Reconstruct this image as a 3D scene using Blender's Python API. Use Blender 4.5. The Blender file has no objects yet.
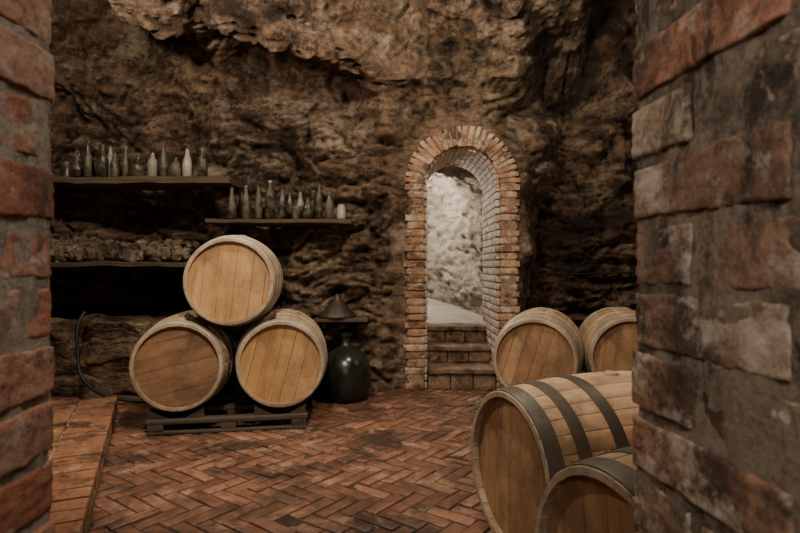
import bpy, math, random
from mathutils import Vector, Matrix, noise, Euler
random.seed(7)
scene = bpy.context.scene

# ------------------------------------------------------------------ helpers
def sstep(a, b, x):
    t = max(0.0, min(1.0, (x - a) / (b - a)))
    return t * t * (3 - 2 * t)

class MB:
    def __init__(s):
        s.v = []; s.f = []; s.m = []
    def add(s, vs, fs, mat=0):
        o = len(s.v)
        s.v.extend(vs)
        for f in fs:
            s.f.append(tuple(i + o for i in f)); s.m.append(mat)
    def obj(s, name, mats, smooth=True, angle=40):
        me = bpy.data.meshes.new(name)
        me.from_pydata([tuple(v) for v in s.v], [], s.f)
        for m in mats: me.materials.append(m)
        me.polygons.foreach_set("material_index", s.m)
        if smooth:
            me.polygons.foreach_set("use_smooth", [True] * len(s.f))
            try: me.set_sharp_from_angle(angle=math.radians(angle))
            except Exception: pass
        me.update()
        ob = bpy.data.objects.new(name, me)
        scene.collection.objects.link(ob)
        return ob

_tc = {}
def tmpl(n):
    if n in _tc: return _tc[n]
    idx = {}; vs = []
    def g(i, j, k):
        key = (i, j, k)
        if key not in idx:
            idx[key] = len(vs); vs.append(key)
        return idx[key]
    fs = []
    for a in range(n):
        for b in range(n):
            fs.append((g(a,b,0), g(a,b+1,0), g(a+1,b+1,0), g(a+1,b,0)))
            fs.append((g(a,b,n), g(a+1,b,n), g(a+1,b+1,n), g(a,b+1,n)))
            fs.append((g(a,0,b), g(a+1,0,b), g(a+1,0,b+1), g(a,0,b+1)))
            fs.append((g(a,n,b), g(a,n,b+1), g(a+1,n,b+1), g(a+1,n,b)))
            fs.append((g(0,a,b), g(0,a,b+1), g(0,a+1,b+1), g(0,a+1,b)))
            fs.append((g(n,a,b), g(n,a+1,b), g(n,a+1,b+1), g(n,a,b+1)))
    _tc[n] = (vs, fs)
    return _tc[n]

def block(mb, c, size, R=None, rad=0.006, amp=0.0, freq=20.0, n=3, mat=0, amp2=0.0):
    vs, fs = tmpl(n)
    ax = []
    for s in size:
        h = s / 2; r = min(rad, h * 0.8)
        L = [-h]
        for i in range(1, n):
            L.append(-h + r + (2*h - 2*r) * (i - 1) / (n - 2))
        L.append(h)
        ax.append(L)
    out = []
    c = Vector(c)
    hs = [s/2 for s in size]
    rs = [min(rad, h*0.8) for h in hs]
    r0 = min(rs)
    for (i, j, k) in vs:
        p = Vector((ax[0][i], ax[1][j], ax[2][k]))
        q = Vector([max(-hs[a]+rs[a], min(hs[a]-rs[a], p[a])) for a in range(3)])
        d = p - q
        if d.length > 1e-9: p = q + d.normalized() * r0
        if R is not None: p = R @ p
        p = p + c
        if amp: p = p + noise.noise_vector(p * freq) * amp
        if amp2: p = p + noise.noise_vector(p * 95.0) * amp2
        out.append(p)
    mb.add(out, fs, mat)

def lathe(mb, prof, c=(0,0,0), seg=24, mat=0, R=None):
    vs = []; fs = []
    n = len(prof); c = Vector(c)
    for (r, z) in prof:
        for i in range(seg):
            a = 2*math.pi*i/seg
            p = Vector((max(r,0.0003)*math.cos(a), max(r,0.0003)*math.sin(a), z))
            if R is not None: p = R @ p
            vs.append(p + c)
    for j in range(n-1):
        for i in range(seg):
            k = (i+1) % seg
            fs.append((j*seg+i, j*seg+k, (j+1)*seg+k, (j+1)*seg+i))
    mb.add(vs, fs, mat)

# ------------------------------------------------------------------ materials
class NT:
    def __init__(s, name):
        s.mat = bpy.data.materials.new(name); s.mat.use_nodes = True
        s.t = s.mat.node_tree; s.t.nodes.clear()
        s.out = s.n('ShaderNodeOutputMaterial'); s.b = s.n('ShaderNodeBsdfPrincipled')
        s.l(s.b.outputs[0], s.out.inputs[0])
        s.tc = s.n('ShaderNodeTexCoord'); s.geo = s.n('ShaderNodeNewGeometry')
    def n(s, t): return s.t.nodes.new(t)
    def l(s, a, b): s.t.links.new(a, b)
    def noise(s, scale, detail=6, rough=0.6, vec=None, dist=0.0):
        x = s.n('ShaderNodeTexNoise'); x.inputs['Scale'].default_value = scale
        x.inputs['Detail'].default_value = detail; x.inputs['Roughness'].default_value = rough
        x.inputs['Distortion'].default_value = dist
        s.l(vec if vec is not None else s.tc.outputs['Object'], x.inputs['Vector'])
        return x.outputs['Fac']
    def mapping(s, scale=(1,1,1), rot=(0,0,0), src=None):
        m = s.n('ShaderNodeMapping'); m.inputs['Scale'].default_value = scale; m.inputs['Rotation'].default_value = rot
        s.l(src if src is not None else s.tc.outputs['Object'], m.inputs['Vector'])
        return m.outputs[0]
    def ramp(s, fac, stops, interp='LINEAR'):
        r = s.n('ShaderNodeValToRGB'); e = r.color_ramp.elements; r.color_ramp.interpolation = interp
        while len(e) < len(stops): e.new(0.5)
        for i, (p, c) in enumerate(stops):
            e[i].position = p
            e[i].color = (c, c, c, 1) if isinstance(c, (int, float)) else (*c, 1)
        s.l(fac, r.inputs[0]); return r.outputs[0]
    def mix(s, fac, a, b, mode='MIX'):
        m = s.n('ShaderNodeMix'); m.data_type = 'RGBA'; m.blend_type = mode
        for sock, v in ((m.inputs[0], fac), (m.inputs[6], a), (m.inputs[7], b)):
            if isinstance(v, (int, float)): sock.default_value = v
            elif isinstance(v, tuple): sock.default_value = (*v, 1)
            else: s.l(v, sock)
        return m.outputs[2]
    def math(s, op, a, b=0.0):
        m = s.n('ShaderNodeMath'); m.operation = op
        for sock, v in ((m.inputs[0], a), (m.inputs[1], b)):
            if isinstance(v, (int, float)): sock.default_value = v
            else: s.l(v, sock)
        return m.outputs[0]
    def bump(s, h, strength=0.5, dist=0.01, prev=None):
        b = s.n('ShaderNodeBump'); b.inputs['Strength'].default_value = strength; b.inputs['Distance'].default_value = dist
        s.l(h, b.inputs['Height'])
        if prev is not None: s.l(prev, b.inputs['Normal'])
        return b.outputs[0]
    def fin(s, col, rough=0.8, nrm=None, metal=0.0, spec=0.5):
        for k, v in (('Base Color', col), ('Roughness', rough), ('Metallic', metal), ('Specular IOR Level', spec)):
            if isinstance(v, (int, float)): s.b.inputs[k].default_value = v
            elif isinstance(v, tuple): s.b.inputs[k].default_value = (*v, 1)
            else: s.l(v, s.b.inputs[k])
        if nrm is not None: s.l(nrm, s.b.inputs['Normal'])
        return s.mat

def rock_mat(name, dark, mid, light, pale, pale_amt=0.62, red=None, soot_shade=False):
    m = NT(name)
    n1 = m.noise(0.9, 9, 0.66, dist=0.5)
    n2 = m.noise(3.6, 10, 0.74, m.mapping((1, 1, 2.8), (0, 0.25, 0)), 0.3)
    n3 = m.noise(24, 9, 0.78)
    n6 = m.noise(1.0, 9, 0.7, m.mapping((1.5, 1.5, 13), (0, 0.12, 0)), 0.8)
    base = m.ramp(n1, [(0.34, dark), (0.46, mid), (0.60, light)])
    if red:
        n5 = m.noise(0.7, 6, 0.6, m.mapping((1,1,1), (1,0.4,2)))
        base = m.mix(m.ramp(n5, [(0.48, 0.0), (0.60, 0.7)]), base, red)
    base = m.mix(m.ramp(n6, [(0.40, 0.5), (0.50, 0.0)]), base, tuple(c*0.8 for c in dark))
    base = m.mix(m.ramp(n2, [(0.39, 0.8), (0.51, 0.0)]), base, tuple(c*0.45 for c in dark))
    n4 = m.noise(2.1, 10, 0.78, m.mapping((1, 1, 1.6), (0.3, 0.2, 0)))
    base = m.mix(m.ramp(n4, [(pale_amt - 0.07, 0.0), (pale_amt + 0.03, 0.85)]), base, pale)
    base = m.mix(m.ramp(n3, [(0.37, 0.7), (0.48, 0.0)]), base, tuple(c*0.4 for c in dark))
    base = m.mix(m.ramp(n3, [(0.54, 0.0), (0.66, 0.65)]), base, pale)
    if soot_shade:
        sx = m.n('ShaderNodeSeparateXYZ'); m.l(m.tc.outputs['Object'], sx.inputs[0])
        sn = m.noise(1.25, 10, 0.7, m.mapping((1, 1, 1.3), (0.7, 1.2, 0.3)), 0.6)
        k = m.math('ADD', sn, m.ramp(m.math('MULTIPLY', sx.outputs[0], 0.25), [(0.30, 0.0), (0.45, 0.06)]))  # soot patches, plus painted shade that thickens them towards the right recess
        base = m.mix(m.ramp(k, [(0.525, 0.0), (0.60, 0.82)]), base, (0.028, 0.018, 0.013))
    pt = m.ramp(m.geo.outputs['Pointiness'], [(0.42, 0.13), (0.49, 0.82), (0.54, 1.0)])  # crevice shade painted into the rock colour
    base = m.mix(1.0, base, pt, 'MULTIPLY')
    b = m.bump(n6, 0.7, 0.05)
    b = m.bump(n2, 0.9, 0.08, b)
    b = m.bump(n3, 1.0, 0.03, b)
    return m.fin(base, 0.8, b, spec=0.35)

def brick_mat(name, cols, dirt=(0.03,0.02,0.015), dirt_t=0.5, lime=(0.4,0.33,0.26), lime_t=0.62, bumpd=0.004, rough=0.85, nscale=6.0, spec=0.3, streak=None, st=0.54):
    m = NT(name)
    k = len(cols)
    c = m.ramp(m.geo.outputs['Random Per Island'], [(i/(k-1) if k>1 else 0, cols[i]) for i in range(k)])
    n1 = m.noise(nscale, 9, 0.68); n2 = m.noise(nscale*8, 8, 0.75); n3 = m.noise(nscale*1.7+1, 10, 0.75, m.mapping((1,1,1),(1,2,0.5)))
    c = m.mix(m.ramp(n2, [(0.36, 0.55), (0.52, 0.0)]), c, tuple(x*0.4 for x in cols[0]))
    c = m.mix(m.ramp(n1, [(dirt_t-0.10, 0.9), (dirt_t+0.05, 0.0)]), c, dirt)
    if streak:
        n5 = m.noise(1.0, 10, 0.75, m.mapping((9, 9, 4.0), (0.2, 0.1, 0.4)), 0.5)
        c = m.mix(m.ramp(n5, [(st, 0.0), (st+0.07, streak)]), c, (0.035, 0.025, 0.019))
        n6 = m.noise(150, 4, 0.7)
        c = m.mix(m.ramp(n6, [(0.36, 0.4), (0.46, 0.0)]), c, (0.06, 0.04, 0.03))
    c = m.mix(m.ramp(n3, [(lime_t-0.04, 0.0), (lime_t+0.07, 0.85)]), c, lime)
    b = m.bump(n2, 0.9, bumpd); b = m.bump(n1, 0.5, bumpd*3, b)
    return m.fin(c, rough, b, spec=spec)

M_rock = rock_mat("tufa_rock", (0.09,0.054,0.032), (0.26,0.165,0.10), (0.43,0.30,0.185), (0.58,0.46,0.34), 0.585, red=(0.25,0.14,0.085), soot_shade=True)
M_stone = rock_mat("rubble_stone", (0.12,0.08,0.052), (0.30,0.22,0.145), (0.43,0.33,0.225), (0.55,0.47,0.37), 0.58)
def grey_mat():
    m = NT("corridor_rock")
    n1 = m.noise(1.6, 8, 0.65)
    n2 = m.noise(1.0, 8, 0.72, m.mapping((6, 6, 16), (0.7, 0.6, 0.2)), 0.4)
    n3 = m.noise(40, 6, 0.7)
    c = m.ramp(n1, [(0.35, (0.27,0.22,0.165)), (0.65, (0.47,0.40,0.315))])
    c = m.mix(m.ramp(n2, [(0.38, 0.65), (0.50, 0.0)]), c, (0.11,0.085,0.06))
    c = m.mix(m.ramp(n2, [(0.54, 0.0), (0.64, 0.5)]), c, (0.58,0.51,0.42))
    c = m.mix(m.ramp(n3, [(0.38, 0.4), (0.5, 0.0)]), c, (0.1,0.08,0.06))
    b = m.bump(n2, 1.0, 0.07); b = m.bump(n3, 0.8, 0.015, b)
    return m.fin(c, 0.9, b, spec=0.2)
M_grey = grey_mat()
mm = NT("worn_stone_floor"); nn_ = mm.noise(6, 8, 0.65)
M_gfloor = mm.fin(mm.ramp(nn_, [(0.3, (0.30,0.25,0.20)), (0.7, (0.46,0.41,0.34))]), 0.8, mm.bump(nn_, 0.3, 0.01))
M_floorb = brick_mat("terracotta_paver", [(0.145,0.067,0.041),(0.26,0.125,0.075),(0.185,0.087,0.053),(0.31,0.155,0.096),(0.165,0.078,0.048),(0.235,0.112,0.07)],
                     dirt=(0.045,0.029,0.021), dirt_t=0.50, lime=(0.37,0.24,0.165), lime_t=0.57, rough=0.42, nscale=2.4, bumpd=0.004, spec=0.5)
M_grout = brick_mat("floor_grout", [(0.06,0.041,0.029),(0.09,0.06,0.042)], nscale=5)
M_ledgeb = brick_mat("ledge_brick", [(0.25,0.115,0.062),(0.34,0.165,0.09),(0.29,0.14,0.075)], dirt_t=0.47, lime_t=0.6, nscale=4)
M_pill = brick_mat("old_red_brick", [(0.42,0.16,0.095),(0.55,0.25,0.155),(0.48,0.28,0.19),(0.58,0.28,0.185),(0.45,0.185,0.115)],
                   dirt=(0.13,0.075,0.052), dirt_t=0.42, lime=(0.60,0.50,0.40), lime_t=0.56, nscale=8, streak=0.65, st=0.555)
M_pillR = brick_mat("sooty_brick", [(0.31,0.18,0.12),(0.40,0.26,0.18),(0.54,0.25,0.15),(0.34,0.215,0.15),(0.48,0.36,0.265)],
                   dirt=(0.07,0.046,0.034), dirt_t=0.48, lime=(0.64,0.55,0.45), lime_t=0.535, nscale=6, streak=0.85, st=0.505)
M_mort = brick_mat("lime_mortar", [(0.46,0.38,0.30),(0.5,0.42,0.34)], dirt=(0.2,0.15,0.11), dirt_t=0.42, nscale=9, bumpd=0.006, streak=0.5, st=0.55)
M_mortR = brick_mat("dark_mortar", [(0.36,0.28,0.21),(0.42,0.34,0.265)], dirt=(0.07,0.05,0.037), dirt_t=0.47, nscale=9, bumpd=0.006, streak=0.85, st=0.51)
M_arch = brick_mat("arch_brick", [(0.28,0.12,0.063),(0.48,0.30,0.185),(0.36,0.165,0.088),(0.54,0.40,0.27),(0.30,0.135,0.072)],
                   dirt=(0.06,0.035,0.025), dirt_t=0.49, lime=(0.58,0.49,0.38), lime_t=0.54, nscale=5)
M_vault = brick_mat("whitewashed_brick", [(0.40,0.26,0.17),(0.60,0.53,0.43),(0.46,0.35,0.25),(0.62,0.56,0.47)],
                   dirt=(0.1,0.07,0.05), dirt_t=0.44, lime=(0.64,0.58,0.5), lime_t=0.52, nscale=5)
M_archm = brick_mat("arch_mortar", [(0.26,0.2,0.145),(0.3,0.235,0.17)], dirt_t=0.45)
M_step = brick_mat("step_brick", [(0.19,0.12,0.075),(0.26,0.165,0.11),(0.22,0.14,0.09)], dirt_t=0.46, lime_t=0.58)

def oak_mat(name, c0, c1, c2, head=False, dark=0.0, stain=(0.4, 0.54), wine=0.0):
    m = NT(name)
    sc = (30, 30, 2.0) if head else (30, 2.0, 30)
    v = m.mapping(sc)
    g = m.noise(1.0, 6, 0.6, v, 0.6)
    big = m.noise(2.6, 9, 0.7, None, 0.5)
    c = m.ramp(m.geo.outputs['Random Per Island'], [(0, c0), (0.5, c1), (1, c2)])
    c = m.mix(m.ramp(g, [(0.35, 0.5), (0.6, 0.0)]), c, tuple(x*0.5 for x in c0))
    c = m.mix(m.ramp(big, [(stain[0], 0.55+dark), (stain[1], 0.0)]), c, tuple(x*0.4 for x in c0))
    if wine:
        w1 = m.noise(3.4, 9, 0.72, m.mapping((1, 1, 0.7), (0.5, 1.1, 0.2)), 0.3)
        c = m.mix(m.ramp(w1, [(0.50, 0.0), (0.61, wine)]), c, (0.15, 0.075, 0.045))
        w2 = m.noise(55, 6, 0.75)
        c = m.mix(m.ramp(w2, [(0.34, wine*0.8), (0.43, 0.0)]), c, (0.10, 0.06, 0.04))
    return m.fin(c, 0.58, m.bump(g, 0.35, 0.003), spec=0.35)
M_head = oak_mat("oak_head", (0.50,0.285,0.12), (0.57,0.345,0.16), (0.62,0.395,0.20), True, wine=0.25)
M_headb = oak_mat("oak_head_stained", (0.29,0.165,0.09), (0.34,0.20,0.11), (0.38,0.23,0.13), True, 0.2, wine=0.4)
M_headf = oak_mat("oak_head_aged", (0.38,0.225,0.115), (0.45,0.28,0.145), (0.49,0.32,0.175), True, 0.15, wine=0.45)
M_stave = oak_mat("oak_stave", (0.45,0.29,0.16), (0.53,0.36,0.21), (0.59,0.43,0.275), dark=0.15, wine=0.3)
M_stavef = oak_mat("oak_stave_aged", (0.42,0.265,0.155), (0.50,0.34,0.21), (0.56,0.405,0.27), dark=0.25, wine=0.55)
M_chime = oak_mat("oak_chime", (0.42,0.32,0.21), (0.50,0.40,0.29), (0.56,0.46,0.345), wine=0.4)

def steel(name, c, rough, metal, rust):
    m = NT(name)
    n = m.noise(9, 7, 0.65); n2 = m.noise(60, 4, 0.6)
    col = m.mix(m.ramp(n, [(0.4, rust), (0.65, 0.0)]), c, (0.10,0.065,0.042))
    return m.fin(col, m.ramp(n2, [(0.3, rough-0.08), (0.7, rough+0.12)]), m.bump(n2, 0.2, 0.001), metal)
M_galv = steel("galvanised_hoop", (0.55,0.51,0.43), 0.45, 0.4, 0.4)
M_hoop = steel("aged_steel_hoop", (0.10,0.095,0.078), 0.40, 0.45, 0.6)
M_iron = steel("dark_iron", (0.04,0.038,0.035), 0.5, 0.5, 0.5)

def wood_old(name, c):
    m = NT(name)
    g = m.noise(1.0, 7, 0.65, m.mapping((3, 30, 30)), 0.5)
    col = m.ramp(g, [(0.3, tuple(x*0.35 for x in c)), (0.65, c)])
    return m.fin(col, 0.8, m.bump(g, 0.6, 0.004), spec=0.25)
M_shelf = wood_old("old_shelf_wood", (0.12,0.088,0.058))
M_pal = wood_old("weathered_pallet_wood", (0.11,0.088,0.065))

def glass_mat():
    m = NT("dusty_bottle_glass")
    c = m.ramp(m.geo.outputs['Random Per Island'], [(0.0,(0.006,0.007,0.005)),(0.3,(0.016,0.020,0.010)),(0.55,(0.028,0.017,0.009)),(0.72,(0.05,0.052,0.036)),(0.82,(0.15,0.145,0.12)),(1.0,(0.42,0.40,0.35))])
    n = m.noise(14, 7, 0.7)
    d = m.ramp(n, [(0.44, 0.05), (0.66, 0.6)])
    c = m.mix(d, c, (0.22,0.18,0.13))
    return m.fin(c, m.ramp(n, [(0.4, 0.2), (0.6, 0.7)]), None, spec=0.5)
M_glass = glass_mat()
def demi_mat():
    m = NT("dark_green_glass")
    n = m.noise(5, 6, 0.6)
    c = m.mix(m.ramp(n, [(0.45, 0.0), (0.8, 0.3)]), (0.008,0.012,0.009), (0.08,0.075,0.06))
    return m.fin(c, m.ramp(n, [(0.35, 0.18), (0.7, 0.45)]), None, spec=0.45)
M_demi = demi_mat()
M_rubber = NT("black_rubber").fin((0.012,0.011,0.01), 0.5)

# ------------------------------------------------------------------ camera
cam = bpy.data.cameras.new("camera"); cam.sensor_width = 36; cam.lens = 25.2
cam.clip_start = 0.02
cam.dof.use_dof = True; cam.dof.focus_distance = 3.6; cam.dof.aperture_fstop = 9.0
co = bpy.data.objects.new("camera", cam); scene.collection.objects.link(co)
co.location = (0, 0, 1.1); co.rotation_euler = (math.radians(90), 0, 0)
scene.camera = co

# ------------------------------------------------------------------ cave shell
DX, DZ = 0.555, 1.84
RO = 0.515
def fb(p, f, o): return noise.fractal(p * f, 0.9, 2.1, o)
def segd(x, z, a, b):
    ax, az = a; bx, bz = b
    t = max(0, min(1, ((x-ax)*(bx-ax)+(z-az)*(bz-az))/((bx-ax)**2+(bz-az)**2)))
    return math.hypot(x-ax-t*(bx-ax), z-az-t*(bz-az))
def rockd(p):
    wv = noise.noise_vector(p*1.7)*0.25
    q = p + wv
    d = 0.22*fb(p, 0.75, 2) + 0.12*fb(p + Vector((7,3,1)), 2.3, 3) + 0.05*fb(Vector((p.x, p.y, p.z*2.0)), 7, 4)
    vd = noise.voronoi(Vector((q.x*1.3, q.y*1.3, q.z*2.0)))[0]
    d += 0.14*min(1, (vd[1]-vd[0])*2.4)
    vd = noise.voronoi(Vector((q.x*3.4, q.y*3.4, q.z*6.5)))[0]
    d += 0.055*min(1, (vd[1]-vd[0])*2.6)
    vd = noise.voronoi(Vector((q.x*11, q.y*11, q.z*17)))[0]
    d += 0.018*min(1, (vd[1]-vd[0])*2.2)
    d += 0.04*noise.noise(Vector((p.x*0.7, p.y*0.7, p.z*11 + p.x)))
    return d
def backd(p):
    x, z = p.x, p.z
    d = rockd(p) - 0.12
    if p.y > 3.4:
        d += 0.16 * (1 - sstep(1.02, 1.14, z + 0.05*noise.noise(Vector((x*2,0,0))))) * sstep(-2.0, -1.7, x) * (1 - sstep(-0.2, 0.05, x))
        nx = 1 - sstep(-1.85, -1.7, x)
        d -= 0.40 * nx * sstep(0.58, 0.66, z) * (1 - sstep(1.02, 1.1, z))
        d -= 0.14 * (1 - sstep(-1.9, -1.6, x)) * sstep(1.16, 1.26, z) * (1 - sstep(1.68, 1.8, z))
        rr = min(segd(x, z, (-2.1, 3.25), (-1.0, 3.25)), segd(x, z, (-1.0, 3.25), (-0.35, 2.95)), segd(x, z, (-0.35, 2.95), (-0.12, 2.4)))
        d += 0.40 * math.exp(-(rr / 0.18)**2)
        d -= 0.42 * math.exp(-(segd(x, z, (-1.3, 2.85), (-0.5, 2.72)) / 0.24)**2)
        d += 0.20 * math.exp(-(segd(x, z, (0.85, 3.4), (1.15, 2.4)) / 0.2)**2)
        d -= 0.30 * math.exp(-(segd(x, z, (0.0, 3.2), (0.4, 2.95)) / 0.25)**2)
        d -= 0.35 * math.exp(-(segd(x, z, (-2.8, 3.0), (-2.0, 3.0)) / 0.22)**2)
        rec = sstep(1.15, 1.6, x - 0.22*(z-1.6) + 0.25*noise.noise(Vector((3, z*1.5, 0)))) * (1 - sstep(2.5, 2.9, x))
        d -= 0.55 * rec
        d -= 0.45 * math.exp(-(segd(x, z, (1.25, 2.5), (1.8, 3.0)) / 0.3)**2)
        if z < DZ: sd = abs(x - DX) - RO
        else: sd = math.hypot(x - DX, z - DZ) - RO
        w = sstep(-0.04, 0.26, sd)
        d = d * w + 0.105 * (1 - w) + 0.05*w*(1-w)*4*noise.noise(p*9)
    return d
cp = [(5.1,-0.1),(5.1,1.0),(5.12,2.2),(5.0,2.75),(4.55,3.2),(3.7,3.45),(2.4,3.5),(1.2,3.45),(0.5,3.4)]
for _ in range(3):
    q = [cp[0]]
    for a, b in zip(cp, cp[1:]):
        q.append((a[0]*.75+b[0]*.25, a[1]*.75+b[1]*.25)); q.append((a[0]*.25+b[0]*.75, a[1]*.25+b[1]*.75))
    q.append(cp[-1]); cp = q
acc = [0]
for a, b in zip(cp, cp[1:]): acc.append(acc[-1] + math.hypot(b[0]-a[0], b[1]-a[1]))
S = acc[-1]
def prof(s):
    s = max(0, min(S, s))
    for i in range(len(acc)-1):
        if s <= acc[i+1] + 1e-9:
            t = (s-acc[i])/(acc[i+1]-acc[i]+1e-12)
            a, b = cp[i], cp[i+1]
            return a[0]+(b[0]-a[0])*t, a[1]+(b[1]-a[1])*t
X0, X1, NX = -4.0, 3.4, 460
rows = []
s = 0.0
while s < S:
    rows.append(s); s += 0.015 if s < 4.4 else 0.05
rows.append(S)
G = []
for s in rows:
    y, z = prof(s); y1, z1 = prof(s-0.15); y2, z2 = prof(s+0.15)
    t = Vector((0, y2-y1, z2-z1)).normalized(); nrm = Vector((0, -t.z, t.y))
    if nrm.y > 0 and z < 2: nrm = -nrm
    if z > 3.2 and nrm.z > 0: nrm = -nrm
    row = []
    for i in range(NX+1):
        p = Vector((X0 + (X1-X0)*i/NX, y, z))
        row.append(p + nrm * backd(p))
    G.append(row)
split = next(i for i, s in enumerate(rows) if s > 3.35)
def gridobj(name, G, a, b, mats, cut=None, mfun=None):
    mb = MB(); W = len(G[0])
    vs = [p for r in G[a:b+1] for p in r]; fs = []; ms = []
    for j in range(b-a):
        for i in range(W-1):
            f = (j*W+i, j*W+i+1, (j+1)*W+i+1, (j+1)*W+i)
            if cut:
                c = (vs[f[0]] + vs[f[2]]) / 2
                if cut(c): continue
            fs.append(f); ms.append(mfun(i) if mfun else 0)
    mb.add(vs, fs); mb.m = ms
    return mb.obj(name, mats, angle=180)
def doorcut(c):
    if c.z < DZ: return abs(c.x-DX) < 0.43
    return math.hypot(c.x-DX, c.z-DZ) < 0.43
gridobj("wall_back", G, 0, split, [M_rock], doorcut)
gridobj("ceiling", G, split, len(G)-1, [M_rock])
def sidewall(name, X, sgn):
    G = []
    for j in range(90):
        z = -0.1 + 3.8*j/89; row = []
        for i in range(110):
            p = Vector((X, 0.4 + 5.2*i/109, z)); row.append(p + Vector((sgn*rockd(p), 0, 0)))
        G.append(row)
    gridobj(name, G, 0, 89, [M_rock])
sidewall("wall_left", -3.85, 1); sidewall("wall_right", 3.25, -1)

mb = MB()
block(mb, (-2.65, 0.5, 1.75), (2.8, 0.36, 3.5), n=3)
block(mb, (2.45, 0.47, 1.75), (2.8, 0.36, 3.5), n=3)
block(mb, (-0.05, 0.5, 2.95), (2.4, 0.36, 1.1), n=3)
mb.obj("wall_front", [M_rock], angle=30)

# ------------------------------------------------------------------ floor (real herringbone pavers)
mb = MB()
W, K = 0.078, 3
L = W*K; th = math.radians(-45 + 8)
Rz = Matrix.Rotation(th, 3, 'Z')
def inroom(p): return -3.9 < p.x < 3.3 and 0.0 < p.y < 5.25
for m_ in range(-40, 41):
    for n_ in range(-90, 91):
        bx = (n_ + K*m_)*W; by = (n_ - K*m_)*W
        for kind in (0, 1):
            g1 = random.uniform(0.006, 0.012)
            if kind == 0: c = Vector((bx + L/2, by + W/2, 0)); sz = (L-g1, W-g1, 0.04)
            else: c = Vector((bx + L + W/2, by + W - L/2, 0)); sz = (W-g1, L-g1, 0.04)
            c = Rz @ c + Vector((0, 2.5, 0))
            if not inroom(c): continue
            R = Matrix.Rotation(th + random.gauss(0, 0.016), 3, 'Z') @ Matrix.Rotation(random.gauss(0, 0.016), 3, 'X') @ Matrix.Rotation(random.gauss(0, 0.016), 3, 'Y')
            c.z = -0.02 + random.gauss(0, 0.002)
            block(mb, c, sz, R, rad=0.006, n=3, amp=0.004, freq=16)
mb.add([Vector((-4,-1.5,-0.006)), Vector((3.5,-1.5,-0.006)), Vector((3.5,5.6,-0.006)), Vector((-4,5.6,-0.006))], [(0,1,2,3)], 1)
mb.obj("floor", [M_floorb, M_grout], angle=35)

# ------------------------------------------------------------------ raised brick ledge on the left
mb = MB()
A = Vector((-2.125, 4.22, 0)); B = Vector((-0.66, 0.90, 0))
u = (B - A).normalized(); w = Vector((u.y, -u.x, 0))
if w.x > 0: w = -w
Rl = Matrix((( u.x, w.x, 0), (u.y, w.y, 0), (0, 0, 1)))
Ltot = (B - A).length
H = 0.128
t = 0.0
while t < Ltot:
    for r in range(0, 7):
        c = A + u*(t+0.032 + 0.03*(r%2)) + w*(0.12 + r*0.245)
        c.z = H - 0.03 + random.gauss(0, 0.002)
        if c.x < -3.5 or c.y < 0.85: continue
        block(mb, c, (0.110, 0.232, 0.06), Rl, rad=0.008, amp=0.004, freq=12, n=4)
    t += 0.12
t = 0.0
while t < Ltot:
    c = A + u*(t+0.12) + w*0.06; c.z = 0.03
    block(mb, c, (0.23, 0.11, 0.06), Rl, rad=0.007, amp=0.003, freq=12, n=4, mat=2)
    t += 0.245
ledge = mb.obj("brick_ledge", [M_ledgeb, M_mortR, M_step], angle=35)
core = MB()
pts = [A + w*0.02, B + w*0.02, Vector((-2.4, 0.9, 0)), Vector((-3.4, 3.2, 0)), A + w*1.3]
n_ = len(pts)
vs = [Vector((p.x, p.y, 0.0)) for p in pts] + [Vector((p.x, p.y, H-0.012)) for p in pts]
fs = [tuple(range(n_, 2*n_))] + [(i, (i+1)%n_, n_+(i+1)%n_, n_+i) for i in range(n_)]
core.add(vs, fs)
co2 = core.obj("ledge_core", [M_mortR], smooth=False)
co2.parent = ledge

# ------------------------------------------------------------------ brick pillars framing the view
def pillar(name, corner, side, z0, matb, matm, seed, inset):
    rnd = random.Random(seed)
    ey = Vector((-0.0893, 1, 0)).normalized() if side > 0 else Vector((0.03, 1, 0)).normalized()
    ex = Vector((ey.y, -ey.x, 0)) * side
    R = Matrix(((ex.x, ey.x, 0), (ex.y, ey.y, 0), (0, 0, 1)))
    if side < 0: R = Matrix(((-ex.x, ey.x, 0), (-ex.y, ey.y, 0), (0, 0, 1)))
    mb = MB(); P = 0.075; zz = z0 - math.ceil(z0/P)*P
    k = 0
    while zz < 2.38:
        z = zz + P/2
        near = 0.6 < z < 1.65
        bs = [(0, 0.255), (0.262, 0.39)] if k % 2 == 0 else [(0, 0.122), (0.132, 0.39)]
        As = [(0, 0.12), (0.132, 0.38), (0.392, 0.64)] if k % 2 else [(0, 0.25), (0.262, 0.51), (0.522, 0.77)]
        for (b0, b1) in bs:
            for ai, (a0, a1) in enumerate(As):
                h = P - rnd.uniform(0.010, 0.015)
                pr = rnd.uniform(-0.005, 0.003)
                c = Vector(corner) + ex*((a0+a1)/2 - (pr if ai == 0 else 0)) - ey*((b0+b1)/2)
                c.z = z + rnd.uniform(-0.0015, 0.0015)
                Rr = R @ Matrix.Rotation(rnd.gauss(0, 0.006), 3, 'X')
                if c.z - h/2 < 0: continue
                nn = 20 if (near and ai == 0) else 4
                block(mb, c, (a1-a0-0.004, b1-b0-0.008, h), Rr, rad=0.0035, amp=0.0035, freq=17, n=nn, amp2=0.0024 if nn > 5 else 0)
        zz += P; k += 1
    c = Vector(corner) + ex*(0.385 + inset) - ey*0.194; c.z = 1.17
    block(mb, c, (0.76, 0.378, 2.34), R, rad=0.006, amp=0.004, freq=30, n=100, mat=1, amp2=0.002)
    return mb.obj(name, [matb, matm], angle=60)
pillar("brick_pillar", (0.287, 0.70, 0), 1, 1.2245, M_pillR, M_mortR, 3, 0.0005)
pillar("brick_pillar", (-0.444, 0.73, 0), -1, 1.08, M_pill, M_mort, 5, 0.0015)

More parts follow.
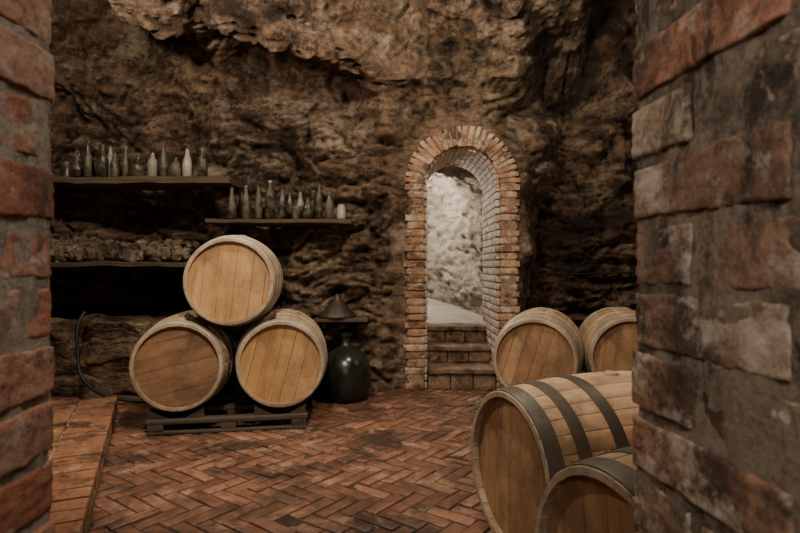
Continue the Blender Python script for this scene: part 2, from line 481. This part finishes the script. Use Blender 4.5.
# ------------------------------------------------------------------ arched brick doorway
mb = MB()
YF = 4.97
def radial(a): return Matrix.Rotation(math.pi/2 - a, 3, 'Y')
N = 26
RI = 0.335; RM = (RI+RO)/2
for i in range(N):
    a = math.pi*(i+0.5)/N; r = RM + random.uniform(-0.01, 0.006)
    c = (DX + r*math.cos(a), YF+0.06+random.uniform(-.008,.008), DZ + r*math.sin(a))
    block(mb, c, (0.040, 0.12, RO-RI), radial(a) @ Matrix.Rotation(random.gauss(0,0.03), 3, 'Y'), rad=0.006, amp=0.008, freq=18, n=5)
N = 20; RV = 0.31
for j in range(6):
    for i in range(N):
        a = math.pi*(i+0.5)/N; r = RV+0.05
        c = (DX + r*math.cos(a), YF + 0.135 + j*0.14, DZ + r*math.sin(a))
        block(mb, c, (0.044, 0.13, 0.10), radial(a), rad=0.006, amp=0.005, freq=18, n=4, mat=2)
P = 0.066; nz = int(DZ/P); P = DZ/nz
for k in range(nz):
    z = P*(k+0.5); hh = P-0.013
    for sd in (-1, 1):
        w_ = 0.175 if k % 2 == 0 else 0.155
        wt = w_ + (random.choice([0.02, 0.035]) if random.random() < 0.12 else 0)
        c = (DX + sd*(RI + wt/2), YF+0.06+random.uniform(-.01,.012), z)
        block(mb, c, (wt, 0.12, hh), Matrix.Rotation(random.gauss(0,0.015), 3, 'Y'), rad=0.007, amp=0.009, freq=18, n=5)
        y = YF + 0.05; first = True
        while y < 5.86:
            ln = 0.24 if not (first and k % 2) else 0.12
            ln = min(ln, 5.88-y)
            if ln > 0.04:
                block(mb, (DX + sd*(RV+0.05+random.uniform(-.003,.003)), y+ln/2, z), (0.10, ln-0.01, hh), None, rad=0.006, amp=0.005, freq=18, n=4, mat=2)
            y += ln; first = False
def shell(r0, r1, y0, y1, mat):
    def outline(r):
        pts = [(DX + r, 0.0), (DX + r, DZ)]
        for i in range(1, 32): a = math.pi*i/32; pts.append((DX + r*math.cos(a), DZ + r*math.sin(a)))
        pts += [(DX - r, DZ), (DX - r, 0.0)]
        return pts
    A_, B_ = outline(r0), outline(r1); n = len(A_)
    vs = [Vector((x, y0, z)) for x, z in A_] + [Vector((x, y0, z)) for x, z in B_] + [Vector((x, y1, z)) for x, z in A_] + [Vector((x, y1, z)) for x, z in B_]
    fs = []
    for i in range(n-1):
        fs += [(i, i+1, n+i+1, n+i), (2*n+i, 3*n+i, 3*n+i+1, 2*n+i+1), (i, 2*n+i, 2*n+i+1, i+1), (n+i, n+i+1, 3*n+i+1, 3*n+i)]
    mb.add(vs, fs, mat)
shell(RI+0.008, RO-0.04, YF+0.010, YF+0.16, 1)
shell(RV+0.008, 0.50, YF+0.12, 5.90, 1)
mb.obj("brick_archway", [M_arch, M_archm, M_vault], angle=40)

mb = MB()
for si, (y0, y1, zt) in enumerate([(5.0, 5.34, 0.185), (5.34, 5.64, 0.34), (5.64, 5.93, 0.5)]):
    x0, x1 = DX-0.305, DX+0.305
    nb = 3; bw = (x1-x0)/nb
    zb = [0, 0.185, 0.34][si]
    for i in range(nb):
        block(mb, (x0+bw*(i+.5), y0+0.06, (zb+zt-0.045)/2), (bw-0.008, 0.12, zt-0.045-zb-0.004), None, rad=0.008, amp=0.006, freq=10, n=5)
    block(mb, (DX, (y0+y1)/2-0.01, zt-0.022), (x1-x0-0.006, y1-y0+0.03, 0.044), None, rad=0.01, amp=0.01, freq=8, n=9)
    block(mb, ((x0+x1)/2, (y0+y1)/2+0.03, (zt-0.04)/2), (x1-x0-0.01, y1-y0-0.08, zt-0.05), None, n=3, mat=1)
mb.obj("brick_steps", [M_step, M_mortR], angle=40)

# corridor beyond
cl = [(0.54,5.86),(0.53,6.2),(0.46,6.6),(0.23,7.15),(-0.02,7.65),(-0.4,8.25),(-0.9,8.85),(-1.6,9.4),(-2.4,9.8)]
for _ in range(3):
    q = [cl[0]]
    for a, b in zip(cl, cl[1:]):
        q.append((a[0]*.75+b[0]*.25, a[1]*.75+b[1]*.25)); q.append((a[0]*.25+b[0]*.75, a[1]*.25+b[1]*.75))
    q.append(cl[-1]); cl = q
G = []
hw = 0.50; dist = 0
for i, (x, y) in enumerate(cl):
    a = cl[max(0, i-1)]; b = cl[min(len(cl)-1, i+1)]
    t = Vector((b[0]-a[0], b[1]-a[1], 0)).normalized(); rt = Vector((t.y, -t.x, 0))
    if i: dist += math.hypot(x-cl[i-1][0], y-cl[i-1][1])
    zf = 0.49 + 0.11*max(0, dist-0.4)
    loop = []
    for k in range(24): loop.append((-hw + 2*hw*k/24, 0, 'f'))
    for k in range(46): loop.append((hw, 1.2*k/46, 'w'))
    for k in range(40): an = math.pi*k/40; loop.append((hw*math.cos(an), 1.2 + 0.50*math.sin(an), 'w'))
    for k in range(27): loop.append((-hw, 1.2 - 1.2*k/26, 'w'))
    row = []
    for (lx, lz, ty) in loop:
        p = Vector((x, y, zf + lz)) + rt*lx
        q_ = Vector((x, y, zf + min(lz, 1.2))); inn = (q_ - p)
        inn = inn.normalized() if inn.length > 1e-3 else Vector((0,0,1))
        if ty == 'f': p.z += 0.015*noise.noise(p*4)
        else:
            vd = noise.voronoi(Vector((p.x*4, p.y*4, p.z*6)))[0]
            p += inn * (0.12*fb(p, 2.2, 4) + 0.07*min(1, (vd[1]-vd[0])*2)) * sstep(0, 0.15, lz)
        row.append(p)
    G.append(row)
G2 = []
for r0, r1 in zip(G, G[1:]):
    for k in range(4):
        G2.append([a.lerp(b, k/4) + noise.noise_vector(a.lerp(b, k/4)*11)*0.03*(1 if j > 24 else 0.1) for j, (a, b) in enumerate(zip(r0, r1))])
gridobj("wall_corridor", G2, 0, len(G2)-1, [M_grey, M_gfloor], mfun=lambda i: 1 if i < 24 else 0)

# ------------------------------------------------------------------ barrels
def barrel(name, loc, axis, roll=0.0, rh=0.29, rb=0.327, Lb=0.94, hoop=M_hoop, headm=M_head, seed=0, bung=0, hoops=None, stave=M_stave):
    rnd = random.Random(seed); mb = MB()
    def rad(t): return rh + (rb-rh)*(1-abs(2*t-1)**2.1)
    NS = 28; NL = 26
    angs = [0]
    ws = [rnd.uniform(0.75, 1.25) for _ in range(NS)]; tot = sum(ws)
    for w_ in ws: angs.append(angs[-1] + w_/tot*2*math.pi)
    for i in range(NS):
        a0, a1 = angs[i], angs[i+1]; vs = []
        prof_ = [(0.045, -0.024), (0.0, -0.022), (0.0, -0.003)]
        for j in range(NL+1):
            prof_.append((0.004 + (Lb-0.008)*j/NL, 0))
        prof_ += [(Lb, -0.003), (Lb, -0.022), (Lb-0.045, -0.024)]
        offs = [0.0, 0.04, 0.35, 0.65, 0.96, 1.0]; dr = [-0.0022, 0, 0.0004, 0.0004, 0, -0.0022]
        for (y, dro) in prof_:
            for o_, d_ in zip(offs, dr):
                a = a0 + (a1-a0)*o_; r = rad(y/Lb) + dro + d_
                vs.append(Vector((r*math.cos(a), y, r*math.sin(a))))
        n = len(offs); fs = []
        for j in range(len(prof_)-1):
            for k in range(n-1):
                fs.append((j*n+k, (j+1)*n+k, (j+1)*n+k+1, j*n+k+1))
        o0 = len(mb.f)
        mb.add(vs, fs, 0)
        for j in range(len(prof_)-1):
            if j < 3 or j >= len(prof_)-4:
                for k in range(n-1): mb.m[o0 + j*(n-1) + k] = 3
    for yh, sg in ((0.028, -1), (Lb-0.028, 1)):
        rr = rad(0.03) - 0.021
        cuts = [-rr]
        while cuts[-1] < rr: cuts.append(cuts[-1] + rnd.uniform(0.075, 0.11))
        cuts[-1] = rr
        if cuts[-1]-cuts[-2] < 0.03: cuts.pop(-2)
        for c0, c1 in zip(cuts, cuts[1:]):
            c0 += 0.0006; c1 -= 0.0006; K_ = 8; pts = []
            for k in range(K_+1):
                x = c0 + (c1-c0)*k/K_; pts.append((x, math.sqrt(max(0, rr*rr-x*x))))
            poly = pts + [(x, -z) for x, z in reversed(pts)]
            dy = rnd.uniform(-0.0006, 0.0006)
            ch = 0.0018; m_ = len(poly); cx = (c0+c1)/2
            vs = [Vector((x, yh+dy-sg*ch, z)) for x, z in poly]
            vs += [Vector((cx+(x-cx)*(1-2*ch/(c1-c0)), yh+dy, z)) for x, z in poly]
            vs += [Vector((x, yh-sg*0.018, z)) for x, z in poly]
            fs = [tuple(range(m_, 2*m_))] + [(i, (i+1)%m_, m_+(i+1)%m_, m_+i) for i in range(m_)] + [(2*m_+i, 2*m_+(i+1)%m_, (i+1)%m_, i) for i in range(m_)]
            mb.add(vs, fs, 2)
    hoops = hoops or [(0.006, 0.045), (0.125, 0.036), (0.255, 0.040)]
    hs = hoops + [(Lb-a-b, b) for a, b in hoops]
    for (y0, wd) in hs:
        sg = 72
        pr = [(y0, 0.0005), (y0+0.0008, 0.0032), (y0+wd/2, 0.0036), (y0+wd-0.0008, 0.0032), (y0+wd, 0.0005)]
        vs = []; fs = []
        for (y, d_) in pr:
            for i in range(sg):
                a = 2*math.pi*i/sg; r = rad(y/Lb)+d_
                vs.append(Vector((r*math.cos(a), y, r*math.sin(a))))
        for j in range(len(pr)-1):
            for i in range(sg): fs.append((j*sg+i, (j+1)*sg+i, (j+1)*sg+(i+1)%sg, j*sg+(i+1)%sg))
        mb.add(vs, fs, 1)
        for q in range(2):
            a = 1.9 + q*0.09; r = rad((y0+wd/2)/Lb) + 0.004
            lathe(mb, [(0.006, -0.001), (0.005, 0.002), (0.002, 0.003), (0, 0.003)], (r*math.cos(a), y0+wd/2, r*math.sin(a)), 8, 1, Matrix.Rotation(math.pi/2-a, 3, 'Y'))
    a = math.radians(90) - bung
    lathe(mb, [(0.03, -0.004), (0.028, 0.006), (0.024, 0.010), (0, 0.010)], (rb*math.cos(a), Lb/2, rb*math.sin(a)), 16, 3, Matrix.Rotation(math.pi/2-a, 3, 'Y'))
    ob = mb.obj(name, [stave, hoop, headm, M_chime], angle=40)
    ax = Vector(axis).normalized()
    yaw = math.atan2(-ax.x, ax.y)
    ob.matrix_world = Matrix.Translation(loc) @ Matrix.Rotation(yaw, 4, 'Z') @ Matrix.Rotation(roll, 4, 'Y')
    return ob
SA = (-0.17, 1, 0)
barrel("wine_barrel", (-1.465, 3.67, 0.44), SA, roll=1.35, headm=M_headb, hoop=M_galv, seed=1)
barrel("wine_barrel", (-0.805, 3.78, 0.44), SA, roll=0.25, hoop=M_galv, seed=2)
barrel("wine_barrel", (-1.135, 3.72, 1.000), SA, roll=0.12, hoop=M_galv, seed=3)
barrel("wine_barrel", (0.945, 3.94, 0.440), (0.34, 1, 0), roll=0.3, hoop=M_galv, headm=M_headf, seed=4)
barrel("wine_barrel", (1.66, 4.0, 0.440), (0.22, 1, 0), roll=0.1, hoop=M_galv, headm=M_headf, seed=5)
FH = [(0.003, 0.058), (0.115, 0.05), (0.262, 0.052)]
barrel("wine_barrel", (0.395, 2.10, 0.335), (0.95, 0.33, 0), roll=0.05, hoop=M_hoop, headm=M_headf, seed=6, rb=0.335, rh=0.292, hoops=FH, stave=M_stavef)
barrel("wine_barrel", (0.465, 1.285, 0.335), (0.95, 0.31, 0), roll=-0.12, hoop=M_hoop, headm=M_headf, seed=8, rb=0.335, rh=0.292, bung=0.1, hoops=FH, stave=M_stavef)

def rack(name, cx, y, wd, xs, yaw=0.0):
    mb = MB()
    def bl(c, s, m=0): block(mb, c, s, None, rad=0.004, amp=0.002, freq=10, n=4, mat=m)
    for yy in (0.10, 0.42, 0.74):
        bl((0, yy, 0.082), (wd, 0.09, 0.03))
        bl((0, yy, 0.012), (wd*0.98, 0.09, 0.022))
        for xx in (-wd/2+0.06, 0, wd/2-0.06): bl((xx, yy, 0.045), (0.10, 0.09, 0.045))
    for xx in xs:
        for yy in (0.10, 0.72):
            for sg in (-1, 1):
                vs = [Vector((xx+sg*0.05, yy, 0.096)), Vector((xx+sg*0.17, yy, 0.096)), Vector((xx+sg*0.17, yy, 0.16)),
                      Vector((xx+sg*0.05, yy+0.06, 0.096)), Vector((xx+sg*0.17, yy+0.06, 0.096)), Vector((xx+sg*0.17, yy+0.06, 0.16))]
                mb.add(vs, [(0,1,2), (3,5,4), (0,3,4,1), (1,4,5,2), (2,5,3,0)], 0)
    ob = mb.obj(name, [M_pal, M_iron], angle=30)
    ob.location = (cx, y, 0); ob.rotation_euler = (0, 0, yaw)
    return ob
rack("barrel_pallet", -1.13, 3.66, 1.04, (-0.335, 0.335), 0.165)
rack("barrel_pallet", 1.42, 4.02, 1.30, (-0.36, 0.36), -0.2)
mb = MB()
yw = Matrix.Rotation(0.165, 3, 'Z')
for yy in (0.10, 0.76):
    for sg in (-1, 1):
        c = yw @ Vector((sg*0.225, yy, 0)) + Vector((-1.135, 3.72, 0.728))
        block(mb, c, (0.17, 0.05, 0.03), yw @ Matrix.Rotation(-sg*0.62, 3, 'Y'), rad=0.004, n=4)
mb.obj("barrel_saddle", [M_iron], angle=30)

# ------------------------------------------------------------------ shelves, bottles, odds and ends
def shelf(name, x0, x1, z, y0, y1, th=0.04):
    mb = MB()
    block(mb, ((x0+x1)/2, (y0+y1)/2, z-th/2), (x1-x0, y1-y0, th), None, rad=0.006, amp=0.014, freq=4, n=18, amp2=0.003)
    for f in (0.12, 0.88):
        x = x0 + (x1-x0)*f
        block(mb, (x, (y0+y1)/2+0.05, z-th-0.02), (0.05, (y1-y0)*0.8, 0.045), None, rad=0.005, n=4)
    return mb.obj(name, [M_shelf], angle=40)
shelf("wooden_shelf", -3.3, -1.43, 1.855, 4.70, 5.12, 0.055)
shelf("wooden_shelf", -1.64, -0.41, 1.50, 4.70, 5.10, 0.035)
shelf("wooden_shelf", -3.3, -1.78, 1.14, 4.70, 5.2, 0.04)
def bottles(name, xs, z, y, seed):
    rnd = random.Random(seed); mb = MB()
    for x in xs:
        for rowi in (0, 1):
            if rowi and rnd.random() < 0.35: continue
            s = rnd.uniform(0.70, 1.08); r = rnd.uniform(0.032, 0.043)
            h = 0.30*s; ty = rnd.random()
            if ty < 0.55: pr = [(0,0.006),(r*.8,0),(r,0.008),(r,h*.58),(r*.93,h*.65),(r*.6,h*.73),(0.017,h*.80),(0.0145,h*.94),(0.018,h*.945),(0.018,h*.985),(0.0125,h),(0,h)]
            elif ty < 0.70: pr = [(0,0.006),(r*.8,0),(r,0.008),(r*1.02,h*.42),(r*.8,h*.6),(r*.5,h*.75),(0.016,h*.86),(0.015,h*.95),(0.018,h*.96),(0.018,h),(0,h)]
            elif ty < 0.87: h *= .72; pr = [(0,0.006),(r*.9,0),(r*1.15,0.01),(r*1.2,h*.5),(r*.7,h*.72),(0.018,h*.82),(0.017,h*.95),(0.021,h),(0,h)]
            else: h *= .5; pr = [(0,0.004),(r,0),(r,h*.8),(r*.8,h*.86),(r*.8,h),(0,h)]
            lathe(mb, pr, (x + (0.03 if rowi else 0) + rnd.uniform(-0.008, 0.008), y - 0.07 + 0.13*rowi + rnd.uniform(-0.02, 0.02), z), 18)
    return mb.obj(name, [M_glass], angle=50)
xs = []; x = -2.84
rb_ = random.Random(2)
while x < -1.60: xs.append(x); x += rb_.choice([0.095, 0.10, 0.115, 0.14])
bottles("wine_bottles", xs, 1.862, 4.85, 11)
xs = []; x = -1.42
while x < -0.46: xs.append(x); x += rb_.choice([0.092, 0.098, 0.11])
bottles("wine_bottles", xs, 1.507, 4.84, 12)
mb = MB(); rn = random.Random(4)
for i in range(460):
    x = rn.uniform(-3.1, -1.84); lay = rn.random()
    y = rn.uniform(4.76, 5.08); hgt = 0.22*(0.6+0.4*noise.noise(Vector((x*3, 0, 0))))*sstep(4.66, 4.95, y)
    s = rn.uniform(0.03, 0.11)
    R = Euler((rn.random()*6, rn.random()*6, rn.random()*6)).to_matrix()
    block(mb, (x, y, 1.145 + s*0.35 + hgt*lay), (s, s*rn.uniform(.5,.9), s*rn.uniform(.4,.8)), R, rad=s*0.15, amp=0.01, freq=25, n=4, mat=0 if rn.random() < .85 else 1)
mb.obj("rubble_pile", [M_stone, M_glass], angle=50)
mb = MB(); rn = random.Random(9)
z = 0.0
for row in range(4):
    hh = rn.uniform(0.14, 0.17); x = -3.4 - rn.random()*0.2
    while x < -1.6:
        wd = rn.uniform(0.3, 0.7)
        block(mb, (x+wd/2, 4.90+rn.uniform(-.02,.02), z+hh/2), (wd+0.03, 0.30, hh+0.025), Matrix.Rotation(rn.gauss(0,0.04), 3, 'Y'), rad=0.03, amp=0.075, freq=5, n=20, amp2=0.012)
        x += wd
    z += hh
mb.obj("dry_stone_base", [M_rock], angle=80)

mb = MB()
lathe(mb, [(0,0.02),(0.09,0.0),(0.13,0.01),(0.178,0.06),(0.203,0.13),(0.212,0.20),(0.206,0.27),(0.182,0.34),(0.14,0.395),(0.09,0.43),(0.052,0.448),(0.036,0.465),(0.031,0.50),(0.031,0.525),(0.042,0.53),(0.042,0.55),(0.03,0.553),(0.028,0.53)], (0,0,0), 48)
ob = mb.obj("demijohn", [M_demi], angle=60); ob.location = (-0.445, 4.60, 0.0)
mb = MB()
block(mb, (0, 0, 0), (0.46, 0.30, 0.03), None, rad=0.005, amp=0.004, freq=6, n=6)
block(mb, (-0.16, 0.07, -0.05), (0.04, 0.2, 0.07), None, n=3); block(mb, (0.16, 0.07, -0.05), (0.04, 0.2, 0.07), None, n=3)
ob = mb.obj("bracket_shelf", [M_shelf], angle=40); ob.location = (-0.50, 4.86, 0.645)
mb = MB()
lathe(mb, [(0.155,0.0),(0.16,0.004),(0.16,0.012),(0.15,0.03),(0.045,0.14),(0.03,0.155),(0.022,0.20),(0.018,0.20),(0.024,0.155),(0.04,0.135),(0.145,0.025),(0.153,0.0)], (0,0,0), 32, 0)
ob = mb.obj("wine_funnel", [M_iron], angle=50); ob.location = (-0.54, 4.84, 0.664)

def tube(name, pts, r, mat):
    cu = bpy.data.curves.new(name, 'CURVE'); cu.dimensions = '3D'; cu.bevel_depth = r; cu.bevel_resolution = 3
    sp = cu.splines.new('NURBS'); sp.points.add(len(pts)-1); sp.use_endpoint_u = True; sp.order_u = 4
    for p, q in zip(sp.points, pts): p.co = (*q, 1)
    cu.materials.append(mat); ob = bpy.data.objects.new(name, cu); scene.collection.objects.link(ob)
tube("rubber_hose", [(-2.62,4.66,0.72),(-2.66,4.58,0.64),(-2.62,4.56,0.40),(-2.60,4.52,0.22),(-2.45,4.48,0.10),(-2.25,4.46,0.03),(-2.0,4.48,0.015),(-1.7,4.6,0.015)], 0.014, M_rubber)
tube("electric_cable", [(1.55,5.25,1.02),(1.9,5.35,1.04),(2.3,5.35,1.05),(2.9,5.1,1.06)], 0.010, M_rubber)

# ------------------------------------------------------------------ lights
def lamp(name, loc, e, col, r=0.12, spot=None, target=None):
    l = bpy.data.lights.new(name, 'SPOT' if spot else 'POINT'); l.energy = e; l.color = col; l.shadow_soft_size = r
    ob = bpy.data.objects.new(name, l); scene.collection.objects.link(ob); ob.location = loc
    if spot:
        l.spot_size = math.radians(spot); l.spot_blend = 0.8
        ob.rotation_euler = (Vector(target)-Vector(loc)).to_track_quat('-Z', 'Y').to_euler()
    return ob
warm = (1.0, 0.84, 0.655)
lamp("right_wall_fill", (-1.9, 3.0, 2.75), 108, warm, 0.07)
lamp("right_wall_fill", (0.25, 3.3, 2.75), 105, warm, 0.07)
lamp("added_pool_spot", (-0.5, 1.9, 2.9), 250, warm, 0.06, 58, (-1.0, 3.6, 0.35))  # added spot, makes a pool of light on the stacked barrels and floor
lamp("added_pool_spot", (0.1, 1.6, 2.8), 150, warm, 0.06, 72, (1.1, 3.2, 0.3))  # added spot, same purpose for the barrels on the right
lamp("right_wall_fill", (2.1, 3.6, 2.5), 22, warm, 0.08)  # added fill to lift the dim right wall, no fitting there
lamp("corridor_lamp", (0.0, 6.95, 1.95), 80, (1.0, 0.95, 0.87), 0.08)
lamp("entrance_fill", (-0.05, -0.6, 1.9), 50, (1.0, 0.9, 0.78), 0.15)  # added soft fill behind the camera for the near pillar bricks

w = bpy.data.worlds.new("cellar_world"); scene.world = w; w.use_nodes = True
w.node_tree.nodes["Background"].inputs[0].default_value = (0.9, 0.8, 0.7, 1)
w.node_tree.nodes["Background"].inputs[1].default_value = 0.03
